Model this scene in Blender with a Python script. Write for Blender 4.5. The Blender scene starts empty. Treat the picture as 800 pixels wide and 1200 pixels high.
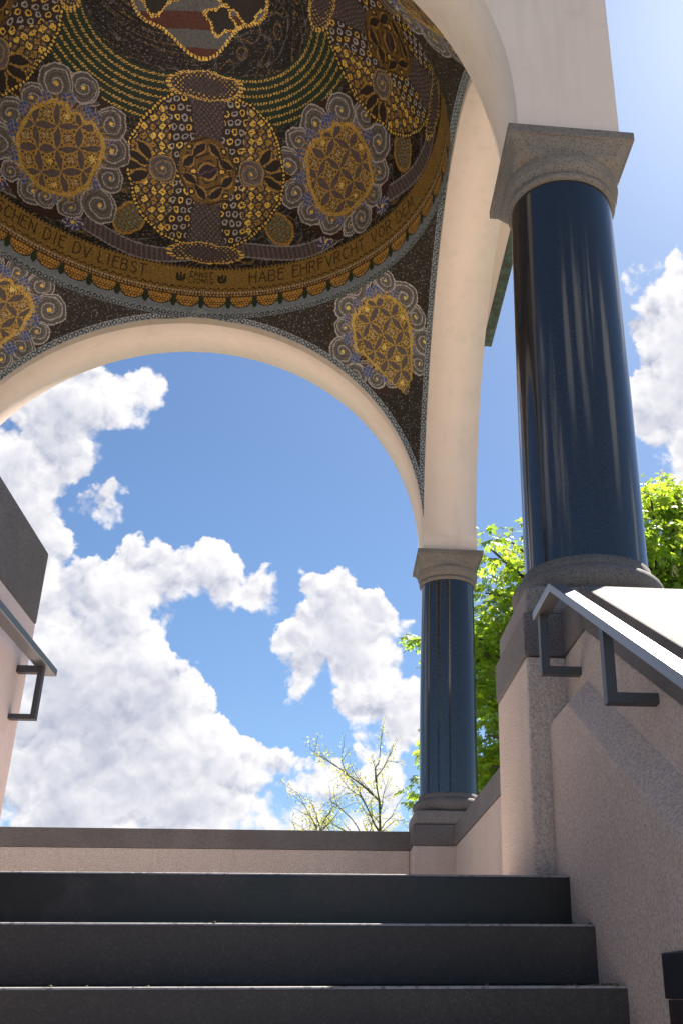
import bpy, bmesh, math, random
import numpy as np
from math import sin, cos, pi, radians, sqrt, atan2, degrees
from mathutils import Vector, Matrix

random.seed(7)
rng = np.random.default_rng(7)
sc = bpy.context.scene
COL = sc.collection
EYE = 1.26                      # eye height above the lower pavement (m)

# ------------------------------------------------------------------ camera
YAW, PITCH, ROLL = radians(6.177), radians(25.604), radians(-0.2206)
cd = bpy.data.cameras.new('camera')
cam = bpy.data.objects.new('camera', cd)
COL.objects.link(cam)
fw = Vector((sin(YAW) * cos(PITCH), cos(YAW) * cos(PITCH), sin(PITCH)))
r0 = Vector((cos(YAW), -sin(YAW), 0))
u0 = r0.cross(fw)
rt = r0 * cos(ROLL) + u0 * sin(ROLL)
up = -r0 * sin(ROLL) + u0 * cos(ROLL)
M3 = Matrix((rt, up, -fw)).transposed().to_4x4()
cam.matrix_world = Matrix.Translation((0, 0, EYE)) @ M3
cd.sensor_fit = 'VERTICAL'
cd.sensor_height = 36.0
cd.sensor_width = 24.0
cd.lens = 36.0 * 1184.2 / 1200.0
cd.shift_x = -(517.8 - 400.0) / 1200.0
cd.shift_y = 0.0
cd.clip_start = 0.05
cd.clip_end = 5000
sc.camera = cam

# ------------------------------------------------------------------ render / exposure
sc.render.engine = 'CYCLES'
sc.cycles.use_denoising = True
sc.cycles.max_bounces = 8
sc.cycles.diffuse_bounces = 5
sc.cycles.glossy_bounces = 4
sc.cycles.transmission_bounces = 6
sc.cycles.sample_clamp_indirect = 6.0
sc.view_settings.view_transform = 'Standard'
sc.view_settings.look = 'None'
sc.view_settings.gamma = 1.0
sc.view_settings.use_curve_mapping = False
sc.view_settings.exposure = 1.38

# ------------------------------------------------------------------ sun
SUN_AZ, SUN_EL = radians(32.3), radians(50.9)
sd = bpy.data.lights.new('sun', 'SUN')
sd.energy = 5.0
sd.angle = radians(0.53)
sd.color = (1.0, 0.93, 0.84)
sun = bpy.data.objects.new('sun', sd)
COL.objects.link(sun)
sdir = Vector((sin(SUN_AZ) * cos(SUN_EL), cos(SUN_AZ) * cos(SUN_EL), sin(SUN_EL)))
sun.rotation_euler = (-sdir).to_track_quat('-Z', 'Y').to_euler()
sun.location = sdir * 60

# ------------------------------------------------------------------ world: Nishita sky with cumulus
world = bpy.data.worlds.new('World')
sc.world = world
world.use_nodes = True
wt = world.node_tree
wt.nodes.clear()


def NN(tree, typ, **kw):
    n = tree.nodes.new(typ)
    for k, v in kw.items():
        setattr(n, k, v)
    return n


def MATH(tree, op, a, b=None, c=None, clamp=False):
    n = tree.nodes.new('ShaderNodeMath')
    n.operation = op
    n.use_clamp = clamp
    for i, v in enumerate((a, b, c)):
        if v is None:
            continue
        if isinstance(v, (int, float)):
            n.inputs[i].default_value = v
        else:
            tree.links.new(v, n.inputs[i])
    return n.outputs[0]


def VMATH(tree, op, a, b=None, scale=None):
    n = tree.nodes.new('ShaderNodeVectorMath')
    n.operation = op
    for i, v in enumerate((a, b)):
        if v is None:
            continue
        if isinstance(v, (tuple, list, Vector)):
            n.inputs[i].default_value = tuple(v)
        else:
            tree.links.new(v, n.inputs[i])
    if scale is not None:
        if isinstance(scale, (int, float)):
            n.inputs['Scale'].default_value = scale
        else:
            tree.links.new(scale, n.inputs['Scale'])
    return n.outputs['Value'] if op in ('DISTANCE', 'DOT_PRODUCT', 'LENGTH') else n.outputs['Vector']


def RANGE(tree, v, a, b, c=0.0, d=1.0, smooth=False):
    n = tree.nodes.new('ShaderNodeMapRange')
    if smooth:
        n.interpolation_type = 'SMOOTHSTEP'
    tree.links.new(v, n.inputs['Value'])
    for k, x in (('From Min', a), ('From Max', b), ('To Min', c), ('To Max', d)):
        n.inputs[k].default_value = x
    return n.outputs['Result']


def NOISE(tree, vec, scale, detail=4.0, rough=0.55, out='Fac', dist=0.0):
    n = tree.nodes.new('ShaderNodeTexNoise')
    n.inputs['Scale'].default_value = scale
    n.inputs['Detail'].default_value = detail
    n.inputs['Roughness'].default_value = rough
    n.inputs['Distortion'].default_value = dist
    if vec is not None:
        tree.links.new(vec, n.inputs['Vector'])
    return n.outputs[out]


def VORO(tree, vec, scale, detail=0.0, feature='F1', out='Distance', rough=0.5):
    n = tree.nodes.new('ShaderNodeTexVoronoi')
    n.feature = feature
    n.inputs['Scale'].default_value = scale
    if 'Detail' in n.inputs:
        n.inputs['Detail'].default_value = detail
        n.inputs['Roughness'].default_value = rough
    if vec is not None:
        tree.links.new(vec, n.inputs['Vector'])
    return n.outputs[out]


def MIX(tree, fac, a, b, blend='MIX'):
    n = tree.nodes.new('ShaderNodeMix')
    n.data_type = 'RGBA'
    n.blend_type = blend
    for s, v in ((0, fac), (6, a), (7, b)):
        if isinstance(v, (int, float)):
            n.inputs[s].default_value = v
        elif isinstance(v, (tuple, list)):
            n.inputs[s].default_value = tuple(v) + ((1.0,) if len(v) == 3 else ())
        else:
            tree.links.new(v, n.inputs[s])
    return n.outputs[2]


def azel(az, el):
    a, e = radians(az), radians(el)
    return Vector((sin(a) * cos(e), cos(a) * cos(e), sin(e)))


# cumulus heads: azimuth, elevation, angular radius (degrees), weight
CLOUDS = [(-20.0, 29.2, 4.0, 1), (-16.0, 29.9, 3.1, 1), (-13.1, 30.6, 1.9, 0.9), (-18.3, 26.2, 2.6, 1),
          (-19.6, 23.4, 2.9, 1), (-18.0, 22.7, 1.6, 0.8), (-13.9, 24.8, 1.4, 1.6), (-16.9, 20.0, 3.7, 1),
          (-12.9, 19.8, 2.5, 1), (-10.7, 21.6, 1.9, 1), (-8.7, 21.1, 2.2, 1), (-6.3, 21.6, 2.0, 1),
          (-4.4, 20.9, 1.3, 0.9), (-15.6, 15.8, 4.7, 1), (-11.5, 15.3, 3.3, 1), (-9.4, 14.2, 2.4, 1),
          (-12.4, 11.7, 4.8, 1), (-8.1, 11.5, 3.1, 1), (-6.4, 10.4, 2.7, 0.8), (-15.3, 8.5, 4.6, 1),
          (-9.8, 8.8, 3.9, 1), (-3.8, 9.0, 3.3, 0.85), (-0.2, 19.5, 2.7, 1.1), (-1.4, 17.4, 2.3, 1.0),
          (-2.4, 15.8, 1.3, 0.8), (1.6, 18.3, 2.4, 1), (-0.2, 21.1, 1.4, 0.9), (2.3, 20.4, 0.9, 0.8),
          (3.0, 15.0, 2.3, 1), (1.1, 14.7, 1.4, 0.8), (4.8, 14.1, 1.9, 0.9), (0.2, 9.2, 3.4, 0.8),
          (3.9, 9.8, 3.0, 0.8), (-3.4, 12.1, 0.8, 0.6), (22.1, 36.6, 2.5, 1), (25.1, 35.0, 4.3, 1),
          (20.7, 32.8, 2.8, 1), (24.3, 30.0, 4.8, 1), (19.6, 30.6, 1.6, 0.8), (20.9, 28.1, 2.0, 0.8),
          (25.2, 26.1, 3.9, 0.9), (-12.3, 22.3, 1.0, 0.5)]
crnd = random.Random(5)         # the same fair-weather cumulus goes on all round the sky
for az0 in (-165, -132, -100, -66, -40, 52, 84, 118, 150, 178):
    el0 = crnd.uniform(14, 42)
    for k in range(2):
        CLOUDS.append((az0 + crnd.uniform(-8, 8), el0 + crnd.uniform(-4, 4), crnd.uniform(4, 8), 1.0))

tc = NN(wt, 'ShaderNodeTexCoord')
dirv = VMATH(wt, 'NORMALIZE', tc.outputs['Generated'])
wn = NOISE(wt, dirv, 20.0, 5.0, 0.62, out='Color')
wn = VMATH(wt, 'SUBTRACT', wn, (0.5, 0.5, 0.5))
wdir = VMATH(wt, 'NORMALIZE', VMATH(wt, 'ADD', dirv, VMATH(wt, 'SCALE', wn, scale=0.055)))
LGT = (sdir * 0.55 + Vector((0, 0, 1.0))).normalized()
dl = VMATH(wt, 'DOT_PRODUCT', wdir, tuple(LGT))
acc = None
sh = None
for (a, e, r, w) in CLOUDS:
    c = azel(a, e)
    R = radians(r) * 1.36
    k = 2.0 * w / (R * R)                       # w * (1 - dist^2 / R^2) from one dot product
    v = MATH(wt, 'MAXIMUM', MATH(wt, 'ADD', VMATH(wt, 'DOT_PRODUCT', wdir, tuple(c * k)), w - k), 0.0)
    acc = v if acc is None else MATH(wt, 'ADD', acc, v)
    sh = MATH(wt, 'MULTIPLY', MATH(wt, 'MULTIPLY_ADD', dl, 1.0 / R, -c.dot(LGT) / R), v) if sh is None else \
        MATH(wt, 'MULTIPLY_ADD', MATH(wt, 'MULTIPLY_ADD', dl, 1.0 / R, -c.dot(LGT) / R), v, sh)
n1 = NOISE(wt, dirv, 40.0, 7.0, 0.62)
fdir = VMATH(wt, 'ADD', dirv, VMATH(wt, 'SCALE', wn, scale=0.030))
b1 = VORO(wt, fdir, 21.0, 3.0, 'F1', rough=0.52)
b2 = VORO(wt, VMATH(wt, 'ADD', fdir, tuple(LGT * 0.010)), 21.0, 3.0, 'F1', rough=0.52)
fld = MATH(wt, 'MULTIPLY_ADD', MATH(wt, 'SUBTRACT', 0.52, b1), 1.15, acc)
fld = MATH(wt, 'MULTIPLY_ADD', MATH(wt, 'SUBTRACT', n1, 0.5), 0.75, fld)
shade = MATH(wt, 'DIVIDE', sh, MATH(wt, 'MAXIMUM', acc, 0.05))
soft = RANGE(wt, shade, -0.5, 0.5, 0.62, 0.22)
alpha = MATH(wt, 'DIVIDE', MATH(wt, 'SUBTRACT', fld, 0.24), soft, clamp=True)
alpha = RANGE(wt, alpha, 0.0, 1.0, smooth=True)
relief = MATH(wt, 'MULTIPLY', MATH(wt, 'SUBTRACT', b2, b1), RANGE(wt, fld, 0.5, 1.7, 2.1, 0.75))
n3 = NOISE(wt, wdir, 9.0, 3.0, 0.5)
relief = MATH(wt, 'MULTIPLY_ADD', MATH(wt, 'SUBTRACT', n3, 0.5), 1.1, relief)
lit = MATH(wt, 'ADD', MATH(wt, 'MULTIPLY_ADD', shade, 0.62, 0.62), relief)
lit = MATH(wt, 'MULTIPLY_ADD', MATH(wt, 'SUBTRACT', n1, 0.5), 0.30, lit)
lit = MATH(wt, 'ADD', lit, RANGE(wt, fld, 0.3, 2.0, 0.36, -0.20), clamp=True)
ccol = MIX(wt, lit, (0.190, 0.202, 0.252), (0.390, 0.386, 0.396))
sky = NN(wt, 'ShaderNodeTexSky', sky_type='NISHITA')
sky.sun_disc = False
sky.sun_elevation = SUN_EL
sky.sun_rotation = SUN_AZ
sky.altitude = 180
sky.air_density = 1.0
sky.dust_density = 0.6
sky.ozone_density = 2.4
SKY_STR = 0.050
skyc = VMATH(wt, 'SCALE', VMATH(wt, 'MULTIPLY', sky.outputs['Color'], (0.74, 0.875, 1.0)), scale=SKY_STR)
horiz = NN(wt, 'ShaderNodeSeparateXYZ')
wt.links.new(dirv, horiz.inputs[0])
above = RANGE(wt, horiz.outputs['Z'], 0.0, 0.05)
alpha = MATH(wt, 'MULTIPLY', alpha, above)
fin = MIX(wt, alpha, skyc, ccol)
bg = NN(wt, 'ShaderNodeBackground')
bg.inputs['Strength'].default_value = 1.0
wt.links.new(fin, bg.inputs['Color'])
wo = NN(wt, 'ShaderNodeOutputWorld')
wt.links.new(bg.outputs[0], wo.inputs['Surface'])

# ------------------------------------------------------------------ materials
MATS = {}


def new_mat(name):
    m = bpy.data.materials.new(name)
    m.use_nodes = True
    t = m.node_tree
    b = t.nodes['Principled BSDF']
    MATS[name] = m
    return m, t, b


def objco(t):
    return NN(t, 'ShaderNodeTexCoord').outputs['Object']


def set_bump(t, b, h, strength, dist):
    n = NN(t, 'ShaderNodeBump')
    n.inputs['Strength'].default_value = strength
    n.inputs['Distance'].default_value = dist
    t.links.new(h, n.inputs['Height'])
    t.links.new(n.outputs['Normal'], b.inputs['Normal'])


def plaster(name, c1, c2, grain, dist, speck=0.0):
    m, t, b = new_mat(name)
    co = objco(t)
    big = NOISE(t, co, 1.3, 5, 0.6)
    col = MIX(t, RANGE(t, big, 0.3, 0.7), c1, c2)
    fine = NOISE(t, co, grain, 3, 0.65)
    mp = NN(t, 'ShaderNodeMapping')
    mp.inputs['Scale'].default_value = (7.0, 7.0, 0.55)
    t.links.new(co, mp.inputs['Vector'])
    run = NOISE(t, mp.outputs['Vector'], 1.0, 5, 0.65)       # rain runs and grime
    col = MIX(t, RANGE(t, run, 0.52, 0.78, 0.0, 0.30), col, tuple(x * 0.62 for x in c2))
    blot = NOISE(t, co, 4.5, 6, 0.7)
    col = MIX(t, RANGE(t, blot, 0.60, 0.74, 0.0, 0.22), col, tuple(x * 0.66 for x in c2))
    if speck:
        col = MIX(t, RANGE(t, fine, 0.35, 0.62, speck, 0.0), col, (0.30, 0.22, 0.19))
    t.links.new(col, b.inputs['Base Color'])
    b.inputs['Roughness'].default_value = 0.92
    b.inputs['Specular IOR Level'].default_value = 0.2
    set_bump(t, b, fine, 0.9, dist)
    return m


plaster('smooth_plaster', (0.84, 0.69, 0.64), (0.79, 0.64, 0.59), 220, 0.0016, 0.05)
plaster('roughcast', (0.86, 0.735, 0.655), (0.78, 0.655, 0.575), 115, 0.017, 0.55)


def granite(name, c1, c2, c3, scale, rough, bump=0.0015, stain=None):
    m, t, b = new_mat(name)
    co = objco(t)
    n = NOISE(t, co, scale, 4, 0.75)
    v = VORO(t, co, scale * 1.6, out='Color')
    sx = NN(t, 'ShaderNodeSeparateColor')
    t.links.new(v, sx.inputs[0])
    col = MIX(t, RANGE(t, n, 0.35, 0.65), c1, c2)
    col = MIX(t, RANGE(t, sx.outputs[0], 0.80, 0.9), col, c3)
    big = NOISE(t, co, 2.1, 5, 0.6)
    col = MIX(t, RANGE(t, big, 0.35, 0.7, 0.0, 0.6), col, tuple(x * 0.62 for x in c1))
    if stain:
        st = NOISE(t, co, stain, 4, 0.55)
        st = RANGE(t, st, 0.44, 0.53, smooth=True)
        col = MIX(t, MATH(t, 'MULTIPLY', st, 0.85), col, tuple(x * 0.22 for x in c1))
        t.links.new(RANGE(t, st, 0, 1, rough, rough * 0.62), b.inputs['Roughness'])
    else:
        b.inputs['Roughness'].default_value = rough
    t.links.new(col, b.inputs['Base Color'])
    set_bump(t, b, n, 0.6, bump)
    return m


granite('grey_granite', (0.20, 0.175, 0.165), (0.30, 0.265, 0.25), (0.11, 0.098, 0.094), 150, 0.75, 0.003)
granite('coping_granite', (0.14, 0.123, 0.118), (0.225, 0.198, 0.19), (0.075, 0.067, 0.064), 150, 0.8, 0.004)
granite('capital_granite', (0.175, 0.148, 0.138), (0.26, 0.222, 0.21), (0.09, 0.078, 0.073), 125, 0.8, 0.003)
granite('step_basalt', (0.042, 0.036, 0.036), (0.062, 0.054, 0.054), (0.078, 0.070, 0.070), 140, 0.55, 0.0012)
granite('stained_step', (0.044, 0.038, 0.039), (0.062, 0.055, 0.056), (0.076, 0.068, 0.068), 140, 0.5, 0.0012, stain=2.3)
granite('worn_sunlit_edge', (0.34, 0.32, 0.31), (0.50, 0.475, 0.46), (0.2, 0.19, 0.19), 60, 0.6)  # step edge wear, lightened further so the colour carries the sunlit streak
granite('floor_stone', (0.68, 0.585, 0.50), (0.76, 0.66, 0.57), (0.60, 0.51, 0.44), 60, 0.7)

# polished dark blue granite of the shafts
m, t, b = new_mat('polished_granite')
co = objco(t)
v = VORO(t, co, 150, out='Color')
sx = NN(t, 'ShaderNodeSeparateColor')
t.links.new(v, sx.inputs[0])
n = NOISE(t, co, 90, 3, 0.7)
col = MIX(t, RANGE(t, n, 0.3, 0.7), (0.013, 0.015, 0.019), (0.026, 0.029, 0.036))
col = MIX(t, RANGE(t, sx.outputs[1], 0.72, 0.95), col, (0.020, 0.026, 0.038))
t.links.new(col, b.inputs['Base Color'])
b.inputs['Roughness'].default_value = 0.10
b.inputs['IOR'].default_value = 1.62
b.inputs['Specular IOR Level'].default_value = 0.62

# steel of the rails
m, t, b = new_mat('rail_steel')
b.inputs['Base Color'].default_value = (0.25, 0.25, 0.265, 1)
b.inputs['Metallic'].default_value = 0.85
b.inputs['Roughness'].default_value = 0.42
m, t, b = new_mat('bracket_steel')
b.inputs['Base Color'].default_value = (0.10, 0.10, 0.105, 1)
b.inputs['Metallic'].default_value = 0.6
b.inputs['Roughness'].default_value = 0.5
m, t, b = new_mat('lamp_housing')
b.inputs['Base Color'].default_value = (0.022, 0.024, 0.034, 1)
b.inputs['Metallic'].default_value = 0.3
b.inputs['Roughness'].default_value = 0.45
m, t, b = new_mat('lamp_lens')
b.inputs['Base Color'].default_value = (0.03, 0.025, 0.025, 1)
b.inputs['Roughness'].default_value = 0.2

# weathered copper
m, t, b = new_mat('copper')
co = objco(t)
n = NOISE(t, co, 9, 6, 0.7)
col = MIX(t, RANGE(t, n, 0.42, 0.62), (0.055, 0.060, 0.050), (0.085, 0.14, 0.12))
n2 = NOISE(t, co, 26, 4, 0.7)
col = MIX(t, RANGE(t, n2, 0.6, 0.7), col, (0.20, 0.14, 0.08))
t.links.new(col, b.inputs['Base Color'])
b.inputs['Roughness'].default_value = 0.7

# grout behind the tesserae and the tesserae themselves
m, t, b = new_mat('grout')
b.inputs['Base Color'].default_value = (0.020, 0.016, 0.015, 1)
b.inputs['Roughness'].default_value = 0.9
m, t, b = new_mat('tesserae')
at_ = NN(t, 'ShaderNodeAttribute', attribute_name='tone')
am = NN(t, 'ShaderNodeAttribute', attribute_name='gold')
b.inputs['Specular IOR Level'].default_value = 0.25
t.links.new(at_.outputs['Color'], b.inputs['Base Color'])
t.links.new(MATH(t, 'MULTIPLY', am.outputs['Fac'], 0.30), b.inputs['Metallic'])
t.links.new(RANGE(t, am.outputs['Fac'], 0, 1, 0.45, 0.34), b.inputs['Roughness'])

# ground
m, t, b = new_mat('grass_ground')
co = objco(t)
n = NOISE(t, co, 0.6, 6, 0.65)
t.links.new(MIX(t, n, (0.05, 0.08, 0.025), (0.11, 0.13, 0.05)), b.inputs['Base Color'])
b.inputs['Roughness'].default_value = 0.95
m, t, b = new_mat('gravel')
co = objco(t)
n = NOISE(t, co, 40, 5, 0.7)
t.links.new(MIX(t, n, (0.40, 0.35, 0.295), (0.58, 0.515, 0.44)), b.inputs['Base Color'])
b.inputs['Roughness'].default_value = 0.95
set_bump(t, b, n, 0.6, 0.01)

# bark and leaves


def bark(name, c1, c2):
    m, t, b = new_mat(name)
    co = objco(t)
    n = NOISE(t, co, 18, 5, 0.7)
    t.links.new(MIX(t, n, c1, c2), b.inputs['Base Color'])
    b.inputs['Roughness'].default_value = 0.9
    set_bump(t, b, n, 0.6, 0.02)


bark('dark_bark', (0.05, 0.038, 0.028), (0.13, 0.10, 0.075))
bark('mossy_bark', (0.07, 0.06, 0.03), (0.17, 0.15, 0.07))


def leafmat(name, base, trans, mixf):
    m, t, b = new_mat(name)
    at = NN(t, 'ShaderNodeAttribute', attribute_name='tone')
    b.inputs['Roughness'].default_value = 0.42
    c = MIX(t, 1.0, base, at.outputs['Color'], 'MULTIPLY')
    t.links.new(c, b.inputs['Base Color'])
    tr = NN(t, 'ShaderNodeBsdfTranslucent')
    t.links.new(MIX(t, 1.0, trans, at.outputs['Color'], 'MULTIPLY'), tr.inputs['Color'])
    mx = NN(t, 'ShaderNodeMixShader')
    mx.inputs[0].default_value = mixf
    t.links.new(b.outputs[0], mx.inputs[1])
    t.links.new(tr.outputs[0], mx.inputs[2])
    t.links.new(mx.outputs[0], t.nodes['Material Output'].inputs['Surface'])


leafmat('chestnut_leaf', (0.10, 0.20, 0.025), (0.44, 0.60, 0.05), 0.58)
leafmat('spring_leaf', (0.36, 0.38, 0.12), (0.70, 0.70, 0.20), 0.5)
leafmat('blossom', (0.75, 0.66, 0.55), (0.6, 0.5, 0.4), 0.3)

# ------------------------------------------------------------------ mesh helpers


def tag(o, label=None, cat=None, group=None, kind=None):
    for k, v in (('label', label), ('category', cat), ('group', group), ('kind', kind)):
        if v:
            o[k] = v
    return o


def empty(name, loc, label, cat, group=None):
    o = bpy.data.objects.new(name, None)
    o.location = loc
    o.empty_display_size = 0.2
    COL.objects.link(o)
    return tag(o, label, cat, group)


def world_loc(o):
    p = Vector(o.location)
    q = o.parent
    while q is not None:
        p = p + Vector(q.location)
        q = q.parent
    return p


class MB:
    """collects faces in world coordinates; build() links ONE mesh object"""

    def __init__(s):
        s.v, s.f = [], []

    def add(s, vs, fs):
        n = len(s.v)
        s.v += [tuple(p) for p in vs]
        s.f += [tuple(i + n for i in f) for f in fs]
        return s

    def box(s, x0, x1, y0, y1, z0, z1):
        return s.add([(x, y, z) for z in (z0, z1) for y in (y0, y1) for x in (x0, x1)],
                     [(0, 2, 3, 1), (4, 5, 7, 6), (0, 1, 5, 4), (2, 6, 7, 3), (0, 4, 6, 2), (1, 3, 7, 5)])

    def prism_x(s, poly, x0, x1):
        """poly: (y, z) outline extruded along x"""
        n = len(poly)
        vs = [(x0, y, z) for y, z in poly] + [(x1, y, z) for y, z in poly]
        fs = [tuple(range(n - 1, -1, -1)), tuple(range(n, 2 * n))]
        fs += [(i, (i + 1) % n, n + (i + 1) % n, n + i) for i in range(n)]
        return s.add(vs, fs)

    def rings(s, rings, cap=True):
        n = len(rings[0])
        vs = [p for r in rings for p in r]
        fs = []
        for k in range(len(rings) - 1):
            for i in range(n):
                j = (i + 1) % n
                fs.append((k * n + i, k * n + j, (k + 1) * n + j, (k + 1) * n + i))
        if cap:
            fs.append(tuple(range(n - 1, -1, -1)))
            fs.append(tuple((len(rings) - 1) * n + i for i in range(n)))
        return s.add(vs, fs)

    def build(s, name, mat, parent=None, smooth=False, bevel=0.0, segs=2, fix=True):
        me = bpy.data.meshes.new(name)
        if parent is not None:
            off = world_loc(parent)
        else:
            off = Vector((0, 0, 0))
        me.from_pydata([(a - off.x, b_ - off.y, c - off.z) for a, b_, c in s.v], [], s.f)
        if fix:
            bm = bmesh.new()
            bm.from_mesh(me)
            bmesh.ops.recalc_face_normals(bm, faces=bm.faces)
            if bevel > 0:
                ed = [e for e in bm.edges if e.is_manifold and e.calc_face_angle(0) > 0.6]
                bmesh.ops.bevel(bm, geom=ed, offset=bevel, segments=segs, profile=0.6, affect='EDGES', clamp_overlap=True)
            bm.to_mesh(me)
            bm.free()
        if smooth:
            me.polygons.foreach_set('use_smooth', [True] * len(me.polygons))
        me.materials.append(MATS[mat])
        o = bpy.data.objects.new(name, me)
        COL.objects.link(o)
        if parent is not None:
            o.parent = parent
        return o


def lathe(cx, cy, prof, n=96):
    return [[(cx + r * cos(2 * pi * i / n), cy + r * sin(2 * pi * i / n), z) for i in range(n)] for r, z in prof]


# ------------------------------------------------------------------ dimensions (z from the lower pavement)
RI, TR, NST = 0.1604, 0.2893, 10
FLOOR = RI * NST
Y1 = 3.317                                # front edge of the top step
XW, XU = 0.759, 0.826                     # right stair wall: thick lower face, upper face and coping
XL = -1.262                               # left stair wall
PX, PY, PH = 1.024, 3.856, 0.336          # near right pier: centre, half size
S = 5.177                                 # column spacing
B = 0.2564                                # half thickness of the arches
XC, YC = PX - S / 2, PY + S / 2
A = S / 2 - B                             # inner half side = arch radius
ZCB, ZJ, ZPL = 1.127 + EYE, 1.296 + EYE, 1.415 + EYE
ZSB, ZST, ZAB = 1.578 + EYE, 3.540 + EYE, 3.820 + EYE
ZC = ZAB + 0.111                          # arch springing centre
ZM = ZC + 0.07                            # centre of the mosaic arcs
ZRIM = ZM + A
ZEAVE = 6.81 + EYE
CORN = [(PX, PY), (PX, PY + S), (PX - S, PY + S), (PX - S, PY)]

# ------------------------------------------------------------------ setting
g = MB()
g.add([(-1500, -1500, -0.004), (1500, -1500, -0.004), (1500, 1500, -0.004), (-1500, 1500, -0.004)], [(0, 1, 2, 3)])
tag(g.build('ground', 'grass_ground', fix=False), kind='structure')
g = MB()
g.add([(-9, -14, 0.0), (7, -14, 0.0), (7, 16, 0.0), (-9, 16, 0.0)], [(0, 1, 2, 3)])
tag(g.build('pavement', 'gravel', fix=False), kind='structure')
g = MB().box(PX - S - PH, PX + PH, Y1 + 0.34, PY + S + PH, 0.0, FLOOR - 0.002)
tag(g.build('pavilion_floor', 'floor_stone'), kind='structure')

# ------------------------------------------------------------------ stairs
st = empty('stairs', (-0.25, 2.0, 0), 'dark basalt stairs climbing between two plastered stair walls to the pavilion', 'stairs')
for i in range(NST):
    zt = FLOOR - i * RI
    yf = Y1 - i * TR
    e = 0.004 if i % 2 else 0.0
    mb = MB().box(XL - 0.02, XW + 0.012, yf + random.uniform(-.001, .001), yf + (TR + 0.03 if i else 0.36), zt - RI + 0.0015, zt)
    so = mb.build('step', 'stained_step' if i == 0 else 'step_basalt', st, bevel=0.011, segs=4)
    so.data.materials.append(MATS['worn_sunlit_edge'])
    for pl in so.data.polygons:                  # trodden, dusty nosing, coloured paler to paint in the bright sun line
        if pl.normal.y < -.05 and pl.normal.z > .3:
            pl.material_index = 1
core = MB()
core.prism_x([(Y1 + 0.3, 0.0)] + [(Y1 + 0.3, FLOOR - RI - 0.01)] +
             [(Y1 - (NST - 1) * TR + 0.05, 0.0)], XL - 0.02, XW + 0.01)
core.build('core', 'step_basalt', st)

# ------------------------------------------------------------------ stair walls with coping
SL = 0.563
YA = 3.205                                # where the wall starts to slope
yb = 0.45                                 # near end


def sloped(zh, y_far, thick_to):
    """outline (y,z) with a horizontal run, then a slope down to the near end"""
    return [(y_far, zh), (YA, zh), (yb, zh - SL * (YA - yb)), (yb, thick_to), (y_far, thick_to)]


rw = empty('stair_wall', (1.1, 2.0, 0), 'roughcast stair wall with sunlit sloping granite coping below the big column', 'stair wall')
MB().prism_x([(3.518, ZCB - 0.002), (YA, ZCB - 0.002), (yb + .03, ZCB - 0.002 - SL * (YA - yb - .03)), (yb + .03, 0), (3.518, 0)], XU + 0.006, 1.34).build('wall', 'roughcast', rw, bevel=0.008)
# thick lower part with chamfered top
zl = 0.868 + EYE
lo = MB()
ys = [3.516, YA + 0.012, yb + 0.1]
zs = [zl, zl, zl - SL * (YA + 0.012 - yb - 0.1)]
R_ = []
for y, z in zip(ys, zs):
    R_.append([(XW, y, 0.0), (XU + 0.03, y, 0.0), (XU + 0.03, y, z + 0.085), (XU + .004, y, z + 0.08), (XW, y, z)])
lo.rings(R_)
lo.build('lower_wall', 'roughcast', rw, bevel=0.006, segs=2)
# coping: a level stone and sloping stones
zc0, zc1 = ZCB, ZJ - 0.002
MB().prism_x([(3.517, zc0), (3.517, zc1), (YA + 0.03, zc1), (YA, zc1 - 0.02), (YA - 0.02, zc0 + .006), (YA, zc0)], XU, 1.36).build('coping_stone', 'coping_granite', rw, bevel=0.006)
yy = YA - 0.003
while yy > yb:
    y2 = max(yy - 1.36, yb)
    f0 = lambda y: zc0 - SL * (YA - y)
    f1 = lambda y: zc1 - SL * (YA - y) - 0.008
    MB().prism_x([(yy, f0(yy)), (yy, f1(yy)), (y2 + .005, f1(y2 + .005)), (y2 + .005, f0(y2 + .005))], XU + .001, 1.359).build('coping_stone', 'coping_granite', rw, bevel=0.006)
    yy = y2

lw = empty('stair_wall', (-1.5, 2.0, 0), 'white plastered stair wall with a thick grey granite coping block on its end', 'stair wall')
LE = 4.19
zt0, zt1 = 1.414 + EYE, 1.736 + EYE
MB().prism_x([(LE - .004, zt0 - .002), (YA, zt0 - .002), (yb + .03, zt0 - SL * (YA - yb - .03)), (yb + .03, 0), (LE - .004, 0)], XL - 0.55, XL).build('wall', 'smooth_plaster', lw, bevel=0.008)
MB().prism_x([(LE, zt0), (LE, zt1), (YA, zt1), (YA, zt0)], XL - 0.56, XL - 0.002 + 0.004).build('coping_stone', 'coping_granite', lw, bevel=0.008)
yy = YA - 0.004
while yy > yb:
    y2 = max(yy - 1.36, yb)
    f0 = lambda y: zt0 - SL * (YA - y)
    f1 = lambda y: zt1 - SL * (YA - y) - 0.006
    MB().prism_x([(yy, f0(yy)), (yy, f1(yy)), (y2 + .004, f1(y2 + .004)), (y2 + .004, f0(y2 + .004))], XL - 0.559, XL).build('coping_stone', 'coping_granite', lw, bevel=0.006)
    yy = y2


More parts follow.
